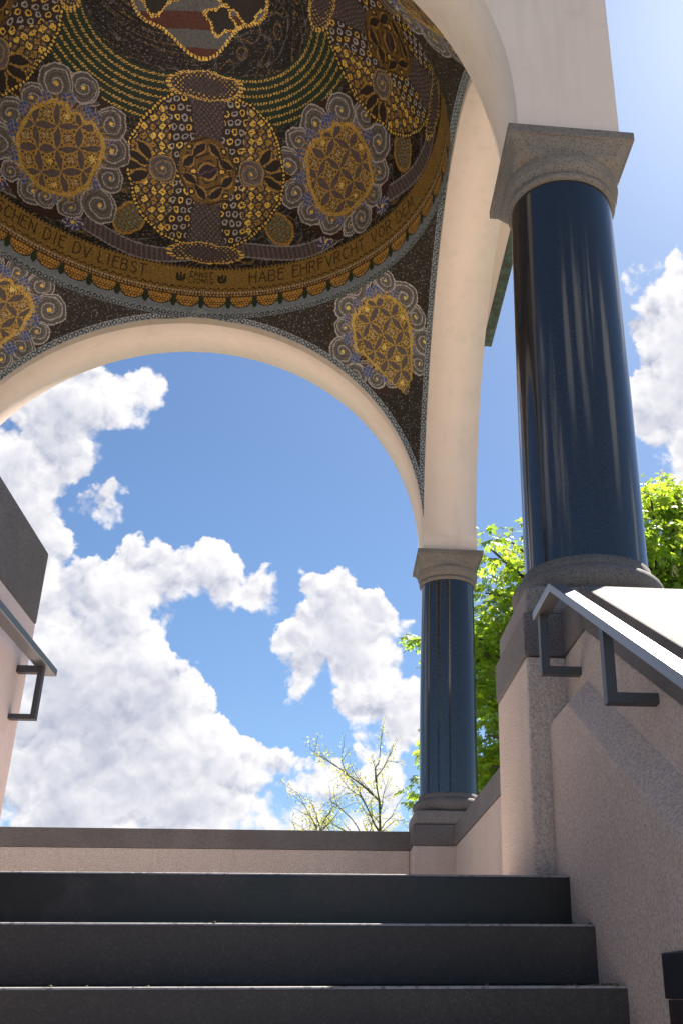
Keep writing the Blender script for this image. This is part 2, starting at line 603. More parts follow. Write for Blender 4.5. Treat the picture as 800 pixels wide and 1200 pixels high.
# ------------------------------------------------------------------ handrails
def handrail(xr, xwall, yend, label, brs, upper=False, zr=1.232):
    s = 1 if xwall > xr else -1
    h = empty('handrail', (xr, yend, 0), label, 'handrail', 'handrails of the stairs')
    ya, za = 3.06, zr + EYE
    w, th = 0.026, 0.030
    mb = MB()
    R = []
    for y, z in ((yend, za), (ya + 0.0, za), (0.55, za - SL * (ya - 0.55))):
        # section perpendicular enough: vertical thickness grows a little on the slope
        k = 1.0 if y >= ya else 1.12
        R.append([(xr - w, y, z - th * k), (xr + w, y, z - th * k), (xr + w, y, z), (xr - w, y, z)])
    mb.rings(R)
    mb.build('rail', 'rail_steel', h, bevel=0.0018, segs=1)
    for y in brs:
        zt_ = za - SL * max(0, ya - y) - 0.028
        zb_ = zt_ - 0.215
        xw_ = xwall
        mb = MB()
        q, tt = 0.018, (0.010 if upper else 0.014)
        # flat bar: post, then arm back to the wall with a mitred corner
        a0 = xr - s * tt
        a1 = xr + s * tt
        poly = [(a0, zt_), (a1, zt_), (a1, zb_ + 2 * tt), (xw_ + s * .01, zb_ + 2 * tt), (xw_ + s * .01, zb_), (a0, zb_)]
        n = len(poly)
        vs = [(x, y - q, z) for x, z in poly] + [(x, y + q, z) for x, z in poly]
        fs = [tuple(range(n)), tuple(range(2 * n - 1, n - 1, -1))] + [(i, n + i, n + (i + 1) % n, (i + 1) % n) for i in range(n)]
        mb.add(vs, fs)
        if upper and y == brs[0]:
            x0_, x1_ = sorted((a1, xw_ + s * .01))
            mb.box(x0_, x1_, y - q, y + q, zt_ - .028, zt_)
        mb.build('bracket', 'bracket_steel', h, bevel=0.0012, segs=1)
    return h


handrail(0.709, XU, 3.345, 'steel handrail on L-shaped brackets along the roughcast wall under the big column', (3.30, 2.51, 1.70, 0.90))
handrail(-1.170, XL, 4.19, 'steel handrail on the white wall under the thick coping block', (4.06, 3.2, 2.37, 1.54, 0.8), upper=True, zr=1.222)

# small dark lamp box on the right stair wall
lp = empty('wall_lamp', (XW, 2.26, EYE), 'small dark box lamp low on the roughcast stair wall above the steps', 'wall lamp')
MB().box(XW - 0.012, XW + 0.02, 2.09, 2.40, EYE - 0.007, EYE + 0.086).build('housing', 'lamp_housing', lp, bevel=0.004)
MB().box(XW - 0.008, XW + 0.02, 2.10, 2.39, EYE - 0.085, EYE - 0.009).build('lens', 'lamp_lens', lp, bevel=0.002)

# ------------------------------------------------------------------ the pavilion
pav = empty('pavilion', (XC, YC, FLOOR), 'square domed pavilion with polished blue columns, pink plaster arches and gold mosaic dome', 'pavilion')

for i, (cx, cy) in enumerate(CORN):
    # pier
    p = MB().box(cx - PH, cx + PH, cy - PH, cy + PH, 0.0, ZCB - 0.002).build('pier', 'roughcast', pav, bevel=0.014, segs=3)
    MB().box(cx - PH - .006, cx + PH + .006, cy - PH - .006, cy + PH + .006, ZCB, ZJ - 0.003).build('pier_coping', 'coping_granite', p, bevel=0.008)
    # column: shaft with base and capital
    prof = []
    R0, R1 = 0.2573, 0.2496
    for k in range(13):
        f = k / 12
        r = R0 + (R1 - R0) * f + 0.004 * sin(pi * f)
        prof.append((r, ZSB + (ZST - ZSB) * f))
    sh_ = MB().rings(lathe(cx, cy, prof, 128), cap=False).build('column', 'polished_granite', pav, smooth=True)
    MB().box(cx - .326, cx + .326, cy - .326, cy + .326, ZJ, ZPL).build('plinth', 'grey_granite', sh_, bevel=0.03, segs=4)
    pr = [(0.326, ZPL + .001)]
    for k in range(15):
        a = -pi / 2 + pi * k / 14
        pr.append((0.266 + 0.050 * cos(a), ZPL + .062 + 0.058 * sin(a)))
    pr = [(0.30, ZPL + .001)] + pr[1:] + [(0.266, ZPL + .124), (0.266, ZSB - .002), (0.2, ZSB - .002)]
    MB().rings(lathe(cx, cy, pr, 96)).build('base', 'coping_granite', sh_, smooth=True)
    # capital
    MB().rings(lathe(cx, cy, [(0.2, ZST), (0.262, ZST), (0.270, ZST + .010), (0.272, ZST + .022), (0.268, ZST + .034), (0.258, ZST + .038), (0.2, ZST + .038)], 96)).build('neck_ring', 'capital_granite', sh_, smooth=True)
    rings = []
    N = 128

    def sq(h, z, p):
        out = []
        for k in range(N):
            a = 2 * pi * (k + .5) / N
            c_, s_ = cos(a), sin(a)
            r = h / ((abs(c_) ** p + abs(s_) ** p) ** (1.0 / p))
            out.append((cx + r * c_, cy + r * s_, z))
        return out
    z0 = ZST + .038
    hh = ZAB - .052 - z0
    for f, h, p in ((0, .256, 2), (.06, .268, 2), (.2, .285, 2), (.35, .291, 2.02), (.44, .290, 2.1), (.47, .272, 2.6), (.52, .268, 4), (.62, .270, 8), (.75, .276, 14), (.88, .287, 22), (1.0, .299, 40)):
        rings.append(sq(h, z0 + hh * f, p))
    MB().rings(rings).build('capital', 'capital_granite', sh_, smooth=False)
    MB().box(cx - .3117, cx + .3117, cy - .3117, cy + .3117, ZAB - .052, ZAB - .002).build('abacus', 'capital_granite', sh_, bevel=0.005)


# arches: walls with a semicircular opening
def arch_wall(axis, sgn):
    n = 96
    t0, t1 = sgn * A, sgn * (A + 2 * B)
    full = A + 2 * B if axis == 'y' else A
    top = ZEAVE
    mb = MB()
    # outline points of the opening on a fine arc, and matching points on the top line
    arc = [(-A * cos(pi * k / n), ZC + A * sin(pi * k / n)) for k in range(n + 1)]
    inn, out = [], []
    vs, fs = [], []

    def P(s_, t_, z):
        return (XC + s_, YC + t_, z) if axis == 'y' else (XC + t_, YC + s_, z)
    for t_ in (t0, t1):
        for s_, z in arc:
            vs.append(P(s_, t_, z))
        for s_, z in arc:
            vs.append(P(s_, t_, top))
    m_ = n + 1
    for k in range(n):
        a, b2 = k, k + 1
        fs.append((a, b2, m_ + b2, m_ + a))                               # inner face
        o = 2 * m_
        fs.append((o + a, o + m_ + a, o + m_ + b2, o + b2))               # outer face
        fs.append((a, o + a, o + b2, b2))                                 # soffit
        fs.append((m_ + a, m_ + b2, o + m_ + b2, o + m_ + a))             # top
    mb.add(vs, fs)
    o = mb.build('arch_wall', 'smooth_plaster', pav)
    me = o.data
    # smooth only the soffit
    for pl in me.polygons:
        nrm = pl.normal
        flat = abs(nrm.y) > .99 or abs(nrm.x) > .99 if True else False
        pl.use_smooth = not (abs(nrm.y if axis == 'y' else nrm.x) > .99 or nrm.z > .99)
    return o


for ax, sg in (('y', -1), ('y', 1), ('x', -1), ('x', 1)):
    arch_wall(ax, sg)
for cx, cy in CORN:
    MB().box(cx - B, cx + B, cy - B, cy + B, ZAB, ZEAVE).build('corner_block', 'smooth_plaster', pav)

# moulded cornice and copper gutter
OUT = A + 2 * B


def ring_box(h0, h1, z0, z1):
    """square frame between half sizes h0<h1"""
    mb = MB()
    R = []
    for h, z in ((h0, z0), (h1, z0), (h1, z1), (h0, z1)):
        R.append([(XC - h, YC - h, z), (XC + h, YC - h, z), (XC + h, YC + h, z), (XC - h, YC + h, z)])
    R.append(R[0])
    vs = [p for r in R[:4] for p in r]
    fs = []
    for k in range(4):
        for i in range(4):
            j = (i + 1) % 4
            k2 = (k + 1) % 4
            fs.append((k * 4 + i, k * 4 + j, k2 * 4 + j, k2 * 4 + i))
    return mb.add(vs, fs)


cn = ring_box(OUT - .02, OUT + .10, ZEAVE - .10, ZEAVE + .0).build('cornice', 'smooth_plaster', pav, bevel=0.02, segs=3)
ring_box(OUT - .03, OUT + .234, ZEAVE + .002, ZEAVE + .12).build('cornice_slab', 'smooth_plaster', cn)
ring_box(OUT + .236, OUT + .345, ZEAVE - .015, ZEAVE + .12).build('gutter', 'copper', cn, bevel=0.012)
# roof: low skirt and outer dome
rf = MB()
rr = []
n = 64
for h, z, p in ((OUT + .30, ZEAVE + .125, 40), (OUT - .3, ZEAVE + .45, 10), (A + .35, ZEAVE + .7, 2), (A + .25, ZEAVE + 1.2, 2), (A - .2, ZEAVE + 1.9, 2), (A - 1.1, ZEAVE + 2.6, 2), (.3, ZEAVE + 2.9, 2)):
    rr.append([(XC + h * cos(2 * pi * (k + .5) / n) / (abs(cos(2 * pi * (k + .5) / n)) ** p + abs(sin(2 * pi * (k + .5) / n)) ** p) ** (1 / p),
                YC + h * sin(2 * pi * (k + .5) / n) / (abs(cos(2 * pi * (k + .5) / n)) ** p + abs(sin(2 * pi * (k + .5) / n)) ** p) ** (1 / p), z) for k in range(n)])
rf.rings(rr, cap=False).build('roof', 'copper', pav)

# parapets between the piers
XPI = 1.044


def parapet(x0, x1, y0, y1, axis, ztop):
    e = 0.012
    w = MB().box(x0, x1, y0, y1, 0.0, ZCB - .002).build('parapet', 'roughcast', pav, bevel=0.006)
    L0, L1 = (x0, x1) if axis == 'x' else (y0, y1)
    k = 1 if axis == 'x' else 2
    for i in range(k):
        a = L0 + (L1 - L0) * i / k + (.002 if i else 0)
        b2 = L0 + (L1 - L0) * (i + 1) / k - (.002 if i < k - 1 else 0)
        if axis == 'x':
            MB().box(a, b2, y0 - e, y1 + e, ZCB, ztop).build('coping_stone', 'coping_granite', w, bevel=0.006)
        else:
            MB().box(x0 - e, x1 + e, a, b2, ZCB, ztop).build('coping_stone', 'coping_granite', w, bevel=0.006)


parapet(PX - S + PH + .004, PX - PH - .004, PY + S + .01, PY + S + .30, 'x', 1.283 + EYE)
parapet(XPI, XPI + .28, PY + PH + .004, PY + S - PH - .004, 'y', 1.288 + EYE)
parapet(PX - S - .30, PX - S - .02, PY + PH + .004, PY + S - PH - .004, 'y', 1.288 + EYE)
parapet(PX - S + PH + .004, XL - 0.57, PY - .14, PY + .14, 'x', 1.283 + EYE)

# ------------------------------------------------------------------ mosaic: colour and metal of each tessera
GOLD = (0.98, 0.60, 0.14)
OLDG = (0.44, 0.255, 0.07)
DARK = (0.030, 0.023, 0.021)
GREY = (0.135, 0.116, 0.118)
PURP = (0.115, 0.085, 0.088)
PALE = (0.46, 0.42, 0.43)
RED = (0.115, 0.042, 0.032)
BLUE = (0.055, 0.085, 0.27)
SKYB = (0.33, 0.36, 0.45)


class Paint:
    def __init__(s, n):
        s.c = np.zeros((n, 3))
        s.m = np.zeros(n)
        s.id = np.zeros(n, int)

    def put(s, mask, col, metal=0.0, pid=None):
        s.c[mask] = col
        s.m[mask] = metal
        if pid is not None:
            s.id[mask] = pid


def fr(v):
    return v - np.floor(v)


def almond(x, y, cx, cy, ang, L, W):
    """signed: <1 inside a leaf shape"""
    c_, s_ = cos(ang), sin(ang)
    u = (x - cx) * c_ + (y - cy) * s_
    v = -(x - cx) * s_ + (y - cy) * c_
    t = np.clip(1 - (u / L) ** 2, 0, 1)
    return np.where(np.abs(u) < L, np.abs(v) / (W * t + 1e-6), 9)


def curl(P, x, y, cx, cy, rad, ang, hand, base=GREY, line=PALE, dot=True):
    """one acanthus lobe: disc with a spiral vein and a pale rim"""
    dx, dy = x - cx, y - cy
    th = np.arctan2(dy, dx)
    r = np.hypot(dx, dy) * (1 + 0.045 * np.abs(np.sin(4 * th + ang * 5)))
    ph = th - ang
    ins = r < rad
    P.put(ins, base)
    turn = fr(r / (rad * 0.44) - hand * ph / (2 * pi))
    P.put(ins & (turn < 0.15) & (r > rad * .12), line)
    P.put(ins & (turn > 0.42) & (turn < 0.52) & (r > rad * .3), tuple(v * .5 for v in base))
    P.put(ins & (turn > 0.70) & (turn < 0.76) & (r > rad * .3), tuple(v * 1.5 for v in base))
    P.put(ins & (r > rad - 0.013), line)
    if dot:
        P.put(r < rad * 0.12, GOLD, 0.9)


def scale_medallion(P, x, y, pid):
    rad = 0.80
    r = np.hypot(x, y)
    ax = np.abs(x)
    ins = r < rad
    P.put(ins, DARK, 0, pid)
    # outer gold butterflies on a slanting lattice
    p = 0.092
    u, v = (ax + y) / p, (y - ax) / p
    iu, iv = np.floor(u), np.floor(v)
    fu, fv = fr(u) - .5, fr(v) - .5
    even = ((iu + iv) % 2 == 0)
    cell = (np.abs(fu) < .38) & (np.abs(fv) < .38)
    P.put(ins & cell & ~even, PURP)
    P.put(ins & cell & ~even & (np.abs(fu) < .17) & (np.abs(fv) < .17), OLDG, 0.7)
    bf = (np.abs(fu) < .46) & (np.abs(fv) < .46) & (np.abs(fu + fv) > 0.05 + 0.0 * fu) & (np.hypot(fu, fv) > .08)
    lit = np.sin(iu * 12.9 + iv * 78.2) > -0.35
    P.put(ins & bf & even & lit, GOLD, 0.9)
    P.put(ins & bf & even & ~lit, OLDG, 0.8)
    # bands of drops
    w = 0.125 + 0.10 * (y / rad) ** 2
    dband = ins & (ax > w) & (ax < w + 0.235)
    P.put(dband, (0.045, 0.030, 0.028))
    ph = 0.092
    row = np.floor(y / ph)
    uu = fr(ax / 0.078 + 0.5 * (row % 2)) - .5
    vv = fr(y / ph) - .5
    rr_ = np.hypot(uu * .078, (vv * ph - 0.008) * (0.75 + 0.5 * (vv > 0)))
    warm = np.sin(row * 5.1 + np.floor(ax / .078 + .5 * (row % 2)) * 3.7 + np.sign(x)) > 0.35
    ring = (rr_ > 0.016) & (rr_ < 0.030)
    P.put(dband & ring & ~warm, PALE)
    P.put(dband & ring & warm, GOLD, 0.9)
    # woven middle band
    mid = ins & (ax < w)
    P.put(mid, PURP)
    q = 0.052
    a1, a2 = fr((x + y * .9) / q), fr((x - y * .9) / q)
    P.put(mid & ((a1 < .2) | (a2 < .2)), (0.05, 0.038, 0.038))
    P.put(mid & (np.hypot(a1 - .6, a2 - .6) < .17), (0.22, 0.18, 0.175))
    P.put(mid & (ax > w - .013), (0.04, 0.03, 0.03))
    # boss in the middle
    bx, by = x / 0.30, y / 0.345
    br = np.hypot(bx, by)
    P.put(br < 1, (0.20, 0.115, 0.035), 0.7, pid)
    ba = np.arctan2(by, bx)
    P.put((br < 1) & (fr(br * 4.2 + .25 * np.sin(ba * 4)) < .28), (0.05, 0.033, 0.02))
    for k in range(8):
        a = pi / 8 + k * pi / 4
        e = almond(x, y, .205 * cos(a), .235 * sin(a), a + pi / 2 + .5 * (-1) ** k, .095, .044)
        P.put(e < 1.3, OLDG, 0.8)
        P.put(e < 0.85, (0.030, 0.020, 0.024))
    for k in range(4):
        a = pi / 4 + k * pi / 2
        rc = np.hypot(x - .25 * cos(a), y - .31 * sin(a))
        P.put((rc < .045), (0.25, 0.15, .05), .8)
        P.put((rc < .034) & (rc > .018), DARK)
        P.put(rc < .014, GOLD, .9)
    e = almond(x, y, 0, 0, .45, .135, .062)
    P.put(e < 1.3, OLDG, .8)
    P.put(e < .9, (0.045, 0.026, 0.04))
    P.put((e < .9) & (np.abs(y - .45 * x + .008 * np.sin(60 * x)) < .008), (0.14, 0.09, 0.1))
    for s_ in (-1, 1):
        rc = np.hypot(x - s_ * .155, y - s_ * .02)
        P.put(rc < .036, DARK)
        P.put(rc < .022, GOLD, .9)
    # side scrolls with leaves
    for s_ in (-1, 1):
        for (cx, cy, an) in ((.70, .09, .5), (.70, -.09, -.5), (.79, .0, 0), (.62, .17, .9)):
            e = almond(x, y, s_ * cx, cy, s_ * an, .12, .055)
            P.put(e < 1.35, OLDG, .8, pid)
            P.put(e < .85, (0.03, .022, .022), 0, pid)
        m0 = np.hypot(x - s_ * .46, y) < .15
        P.put(m0, DARK, 0, pid)
        curl(P, x, y, s_ * .46, 0, .148, 0 if s_ > 0 else pi, s_, GREY, (0.42, .27, .12))
    # rim of gold beads
    th = np.arctan2(y, x)
    rim = (r > rad - .012) & (r < rad + .034)
    P.put(rim, DARK, 0, pid)
    P.put(rim & (np.hypot((fr(th * rad / .042) - .5) * .042, r - rad - .012) < .0135), GOLD, .9)
    # crown and foot
    for s_, cy, hx, hy in ((1, .84, .40, .145), (-1, -.85, .42, .115)):
        e = np.hypot(x / hx, (y - cy) / hy)
        P.put(e < 1, PURP, 0, pid)
        q = .05
        a1, a2 = fr((x + y) / q), fr((x - y) / q)
        P.put((e < 1) & ((a1 < .2) | (a2 < .2)), (.04, .03, .03))
        P.put((e < .95) & (np.hypot(a1 - .6, a2 - .6) < .19) & (e > .55), GOLD, .8)
        P.put((e > .86) & (e < 1.0) & (fr(np.arctan2(y - cy, x) * 11) < .55), GOLD, .85)


def leaf_medallion(P, x, y, pid, k=1.0, tail=False, seed=0):
    """gold lattice heart framed by curling grey acanthus"""
    x, y = x / k, y / k
    r = np.hypot(x, y)
    th = np.arctan2(y, x)
    P.put(r < .60, (0.045, .022, .02), 0, pid)
    nl = 13
    lobes = []
    for i in range(nl):
        a = 2 * pi * i / nl + pi / 2
        hand = 1 if cos(a + .001) > 0 else -1
        rl = .50 + .05 * sin(3 * a + seed) - (.04 if sin(a) < -.5 else 0)
        rad = .150 + .022 * sin(5 * a + 1 + seed) - (.03 if sin(a) < -.4 else 0)
        lobes.append((a, hand, rl, rad))
    for a, hand, rl, rad in lobes:
        # leafy stalk sweeping out from the heart, with parallel veins
        f = np.clip((r - .26) / (rl - .26), 0, 1.2)
        dev = (th - a + hand * (.42 * (1 - f) ** 1.5) + pi) % (2 * pi) - pi
        v = np.abs(dev * r)
        wdt = .028 + (rad - .035) * f ** 1.4
        st = (v < wdt) & (r > .26) & (r < rl + .02)
        P.put(st, GREY, 0, pid)
        P.put(st & (v < wdt * .30), RED, 0, pid)
        P.put(st & (np.abs(v - wdt * .36) < .007), (.30, .27, .28), 0, pid)
        P.put(st & (v > wdt - .011), PALE, 0, pid)
    for a, hand, rl, rad in lobes:
        cx, cy = rl * cos(a - .10 * hand), rl * sin(a - .10 * hand) * 1.03
        m0 = np.hypot(x - cx, y - cy) < rad
        P.id[m0] = pid
        curl(P, x, y, cx, cy, rad, a + pi, hand)
        # blue cells at the foot of the lobe
        bx, by = .415 * cos(a + .16 * hand), .415 * sin(a + .16 * hand)
        d = np.hypot(x - bx, y - by)
        cell = (fr((x + y) / .047) < .24) | (fr((x - y) / .047) < .24)
        P.put((d < .060), BLUE)
        P.put((d < .064) & cell, (0.26, .24, .29))
    # the gold heart
    sh = (np.abs(x) / .345) ** 2.5 + (np.abs(y) / (.365)) ** 2.5
    sh = np.where((y > 0) & (np.abs(x) < .2), sh + .25 * (np.sin(x * 22) ** 2) * (y > .3), sh)
    if tail:
        e = np.abs(x - .03) / np.maximum(.335 * (1 - np.clip((-y - .05) / .62, 0, 1)) ** .8, .012)
        sh = np.where(y < -.05, np.where(y > -.67, e ** 2, 9), sh)
    hrt = sh < 1
    P.put(hrt, (0.46, .28, .085), .6, pid)
    p = .245
    ca, sa = cos(.22), sin(.22)
    xr, yr = x * ca - y * sa, x * sa + y * ca
    u, v = (xr + yr) / p / 1.414 * 1.3, (yr - xr) / p / 1.414 * 1.3
    fu, fv = fr(u) - .5, fr(v) - .5
    iu, iv = np.floor(u), np.floor(v)
    # petals along the lattice
    pet1 = np.abs(np.abs(fv) - .5) / (.17 * np.clip(1 - (fu / .47) ** 2, .001, 1))
    pet2 = np.abs(np.abs(fu) - .5) / (.17 * np.clip(1 - (fv / .47) ** 2, .001, 1))
    pt = np.minimum(pet1, pet2)
    P.put(hrt & (pt < 1.35), (0.55, .33, .09), .85)
    P.put(hrt & (pt < 1.0), (0.12, .088, .092))
    # stars
    rs = np.hypot(fu, fv)
    ts = np.arctan2(fv, fu)
    star = rs < .20 + .055 * np.cos(8 * ts)
    tone = np.sin(iu * 3.1 + iv * 7.7)
    P.put(hrt & star, (.42, .27, .13), .5)
    P.put(hrt & star & (tone > .1), GOLD, .9)
    P.put(hrt & (np.abs(rs - .2 - .055 * np.cos(8 * ts)) < .035), (.08, .05, .03))
    P.put(hrt & (np.hypot(np.abs(fu) - .09, np.abs(fv) - .09) < .045), (.62, .46, .28), .6)
    P.put(hrt & (np.hypot(np.abs(fu) - .28, np.abs(fv) - .28) < .045), (.035, .028, .04))
    P.put((sh > .90) & (sh < 1.14), (.62, .38, .10), .9, pid)
    # flame-like fringe
    P.put((sh >= 1.14) & (sh < 1.5) & (fr(th * 9) < .3), OLDG, .8, pid)


# single-stroke capitals on a 4 x 6 grid
FONT = {
    'A': [[(0, 0), (2, 6), (4, 0)], [(.8, 2.2), (3.2, 2.2)]], 'B': [[(0, 0), (0, 6), (2.4, 6), (3.3, 5), (2.6, 3.4), (0, 3.2)], [(2.4, 3.3), (3.6, 1.8), (2.6, 0), (0, 0)]],
    'C': [[(3.6, 5), (2.4, 6), (1, 5.6), (.1, 3), (1, .4), (2.4, 0), (3.6, 1)]], 'D': [[(0, 0), (0, 6), (1.8, 6), (3.6, 4.4), (3.6, 1.6), (1.8, 0), (0, 0)]],
    'E': [[(3, 6), (0, 6), (0, 0), (3, 0)], [(0, 3.6), (2.4, 3.6)]], 'F': [[(3, 6), (0, 6), (0, 0)], [(0, 3.6), (2.4, 3.6)]],
    'G': [[(3.6, 5), (2.4, 6), (1, 5.6), (.1, 3), (1, .4), (2.4, 0), (3.6, 1), (3.6, 2.6), (2.2, 2.6)]],
    'H': [[(0, 0), (0, 6)], [(3.4, 0), (3.4, 6)], [(0, 3.4), (3.4, 3.4)]], 'I': [[(1, 0), (1, 6)]], 'L': [[(0, 6), (0, 0), (2.8, 0)]],
    'M': [[(0, 0), (.5, 6), (2.2, 1.6), (3.9, 6), (4.4, 0)]], 'N': [[(0, 0), (0, 6), (3.4, 0), (3.4, 6)]],
    'O': [[(1.9, 6), (.5, 5), (0, 3), (.5, 1), (1.9, 0), (3.3, 1), (3.8, 3), (3.3, 5), (1.9, 6)]],
    'R': [[(0, 0), (0, 6), (2.4, 6), (3.3, 4.8), (2.4, 3.2), (0, 3.1)], [(1.6, 3.1), (3.5, 0)]],
    'S': [[(3.2, 5.2), (2, 6), (.6, 5.4), (.5, 4.1), (2, 3.2), (3.3, 2.2), (3, .6), (1.6, 0), (.2, .8)]],
    'T': [[(0, 6), (3.6, 6)], [(1.8, 6), (1.8, 0)]], 'V': [[(0, 6), (1.9, 0), (3.8, 6)]], 'W': [[(0, 6), (1, 0), (2.2, 4.6), (3.4, 0), (4.4, 6)]]}
WID = {'I': 2, 'M': 4.4, 'L': 2.8, 'E': 3, 'F': 3, 'B': 3.6, 'R': 3.5, 'S': 3.4, 'N': 3.4, 'H': 3.4, 'W': 4.4}


def seg_dist(x, y, a, b2):
    ax, ay = a
    dx, dy = b2[0] - ax, b2[1] - ay
    t = np.clip(((x - ax) * dx + (y - ay) * dy) / (dx * dx + dy * dy + 1e-9), 0, 1)
    return np.hypot(x - ax - t * dx, y - ay - t * dy)


def write(P, s_, h, text, s0, h0, size, stroke, gap=1.5, end=None):
    """letters along arc length s_ at height h; s0 start; end = fit to this end"""
    u = size / 6
    tot = sum((WID.get(c, 3.8) if c != ' ' else 2.0) + gap for c in text) - gap
    kx = (end - s0) / (tot * u) if end is not None else 1.0
    cur = s0
    for c in text:
        if c == ' ':
            cur += (2.0 + gap) * u * kx
            continue
        w = WID.get(c, 3.8) * u * kx
        near = (s_ > cur - .02) & (s_ < cur + w + .03) & (h > h0 - .02) & (h < h0 + size + .02)
        if near.any():
            xs, ys = s_[near], h[near]
            d = np.full(xs.shape, 9.0)
            for ln in FONT[c]:
                pts = [(cur + a * u * kx, h0 + b2 * u) for a, b2 in ln]
                for a, b2 in zip(pts, pts[1:]):
                    d = np.minimum(d, seg_dist(xs, ys, a, b2))
            idx = np.where(near)[0][d < stroke]
            P.c[idx] = (0.05, 0.032, 0.018)
            P.m[idx] = 0
        cur += w + gap * u * kx


def unit(az, el):
    return np.stack([np.sin(az) * np.cos(el), np.cos(az) * np.cos(el), np.sin(el)], -1)


def local_xy(d, az0, el0, rad):
    """azimuthal-equidistant coordinates (m) around a point of a sphere, y towards the apex"""
    c0 = unit(np.array(az0), np.array(el0))
    e = np.array([cos(az0), -sin(az0), 0.0])
    nn = np.cross(e, c0)
    nn = nn if nn[2] > 0 else -nn
    cx, cy, cz = d @ e, d @ nn, np.clip(d @ c0, -1, 1)
    ang = np.arccos(cz)
    q = np.hypot(cx, cy) + 1e-9
    return rad * ang * cx / q, rad * ang * cy / q


def handmade(x, y, seed):
    """slightly uneven drawing, as laid by hand"""
    q = seed * 3.7
    u = x + .011 * np.sin(9.1 * y + q) + .007 * np.sin(21 * y + 13 * x + 2 * q) + .003 * np.sin(57 * x + 31 * y)
    v = y + .011 * np.sin(8.3 * x + 1.3 * q) + .007 * np.sin(19 * x - 15 * y + q) + .003 * np.sin(49 * y - 37 * x)
    return u, v


def border_beads(P, s_, t_, w):
    """pale border with dark rings: s_ along, t_ across (0..w)"""
    m = (t_ >= 0) & (t_ < w)
    P.put(m, SKYB)
    r = np.hypot((fr(s_ / .062) - .5) * .062, t_ - w / 2)
    P.put(m & (r < .025), (.055, .06, .075))
    P.put(m & (r < .013), (.42, .45, .52))


NAMES_D = ['field', 'border', 'inscription_band', 'shield', 'garland'] + ['scale_medallion'] * 4 + ['leaf_medallion'] * 4


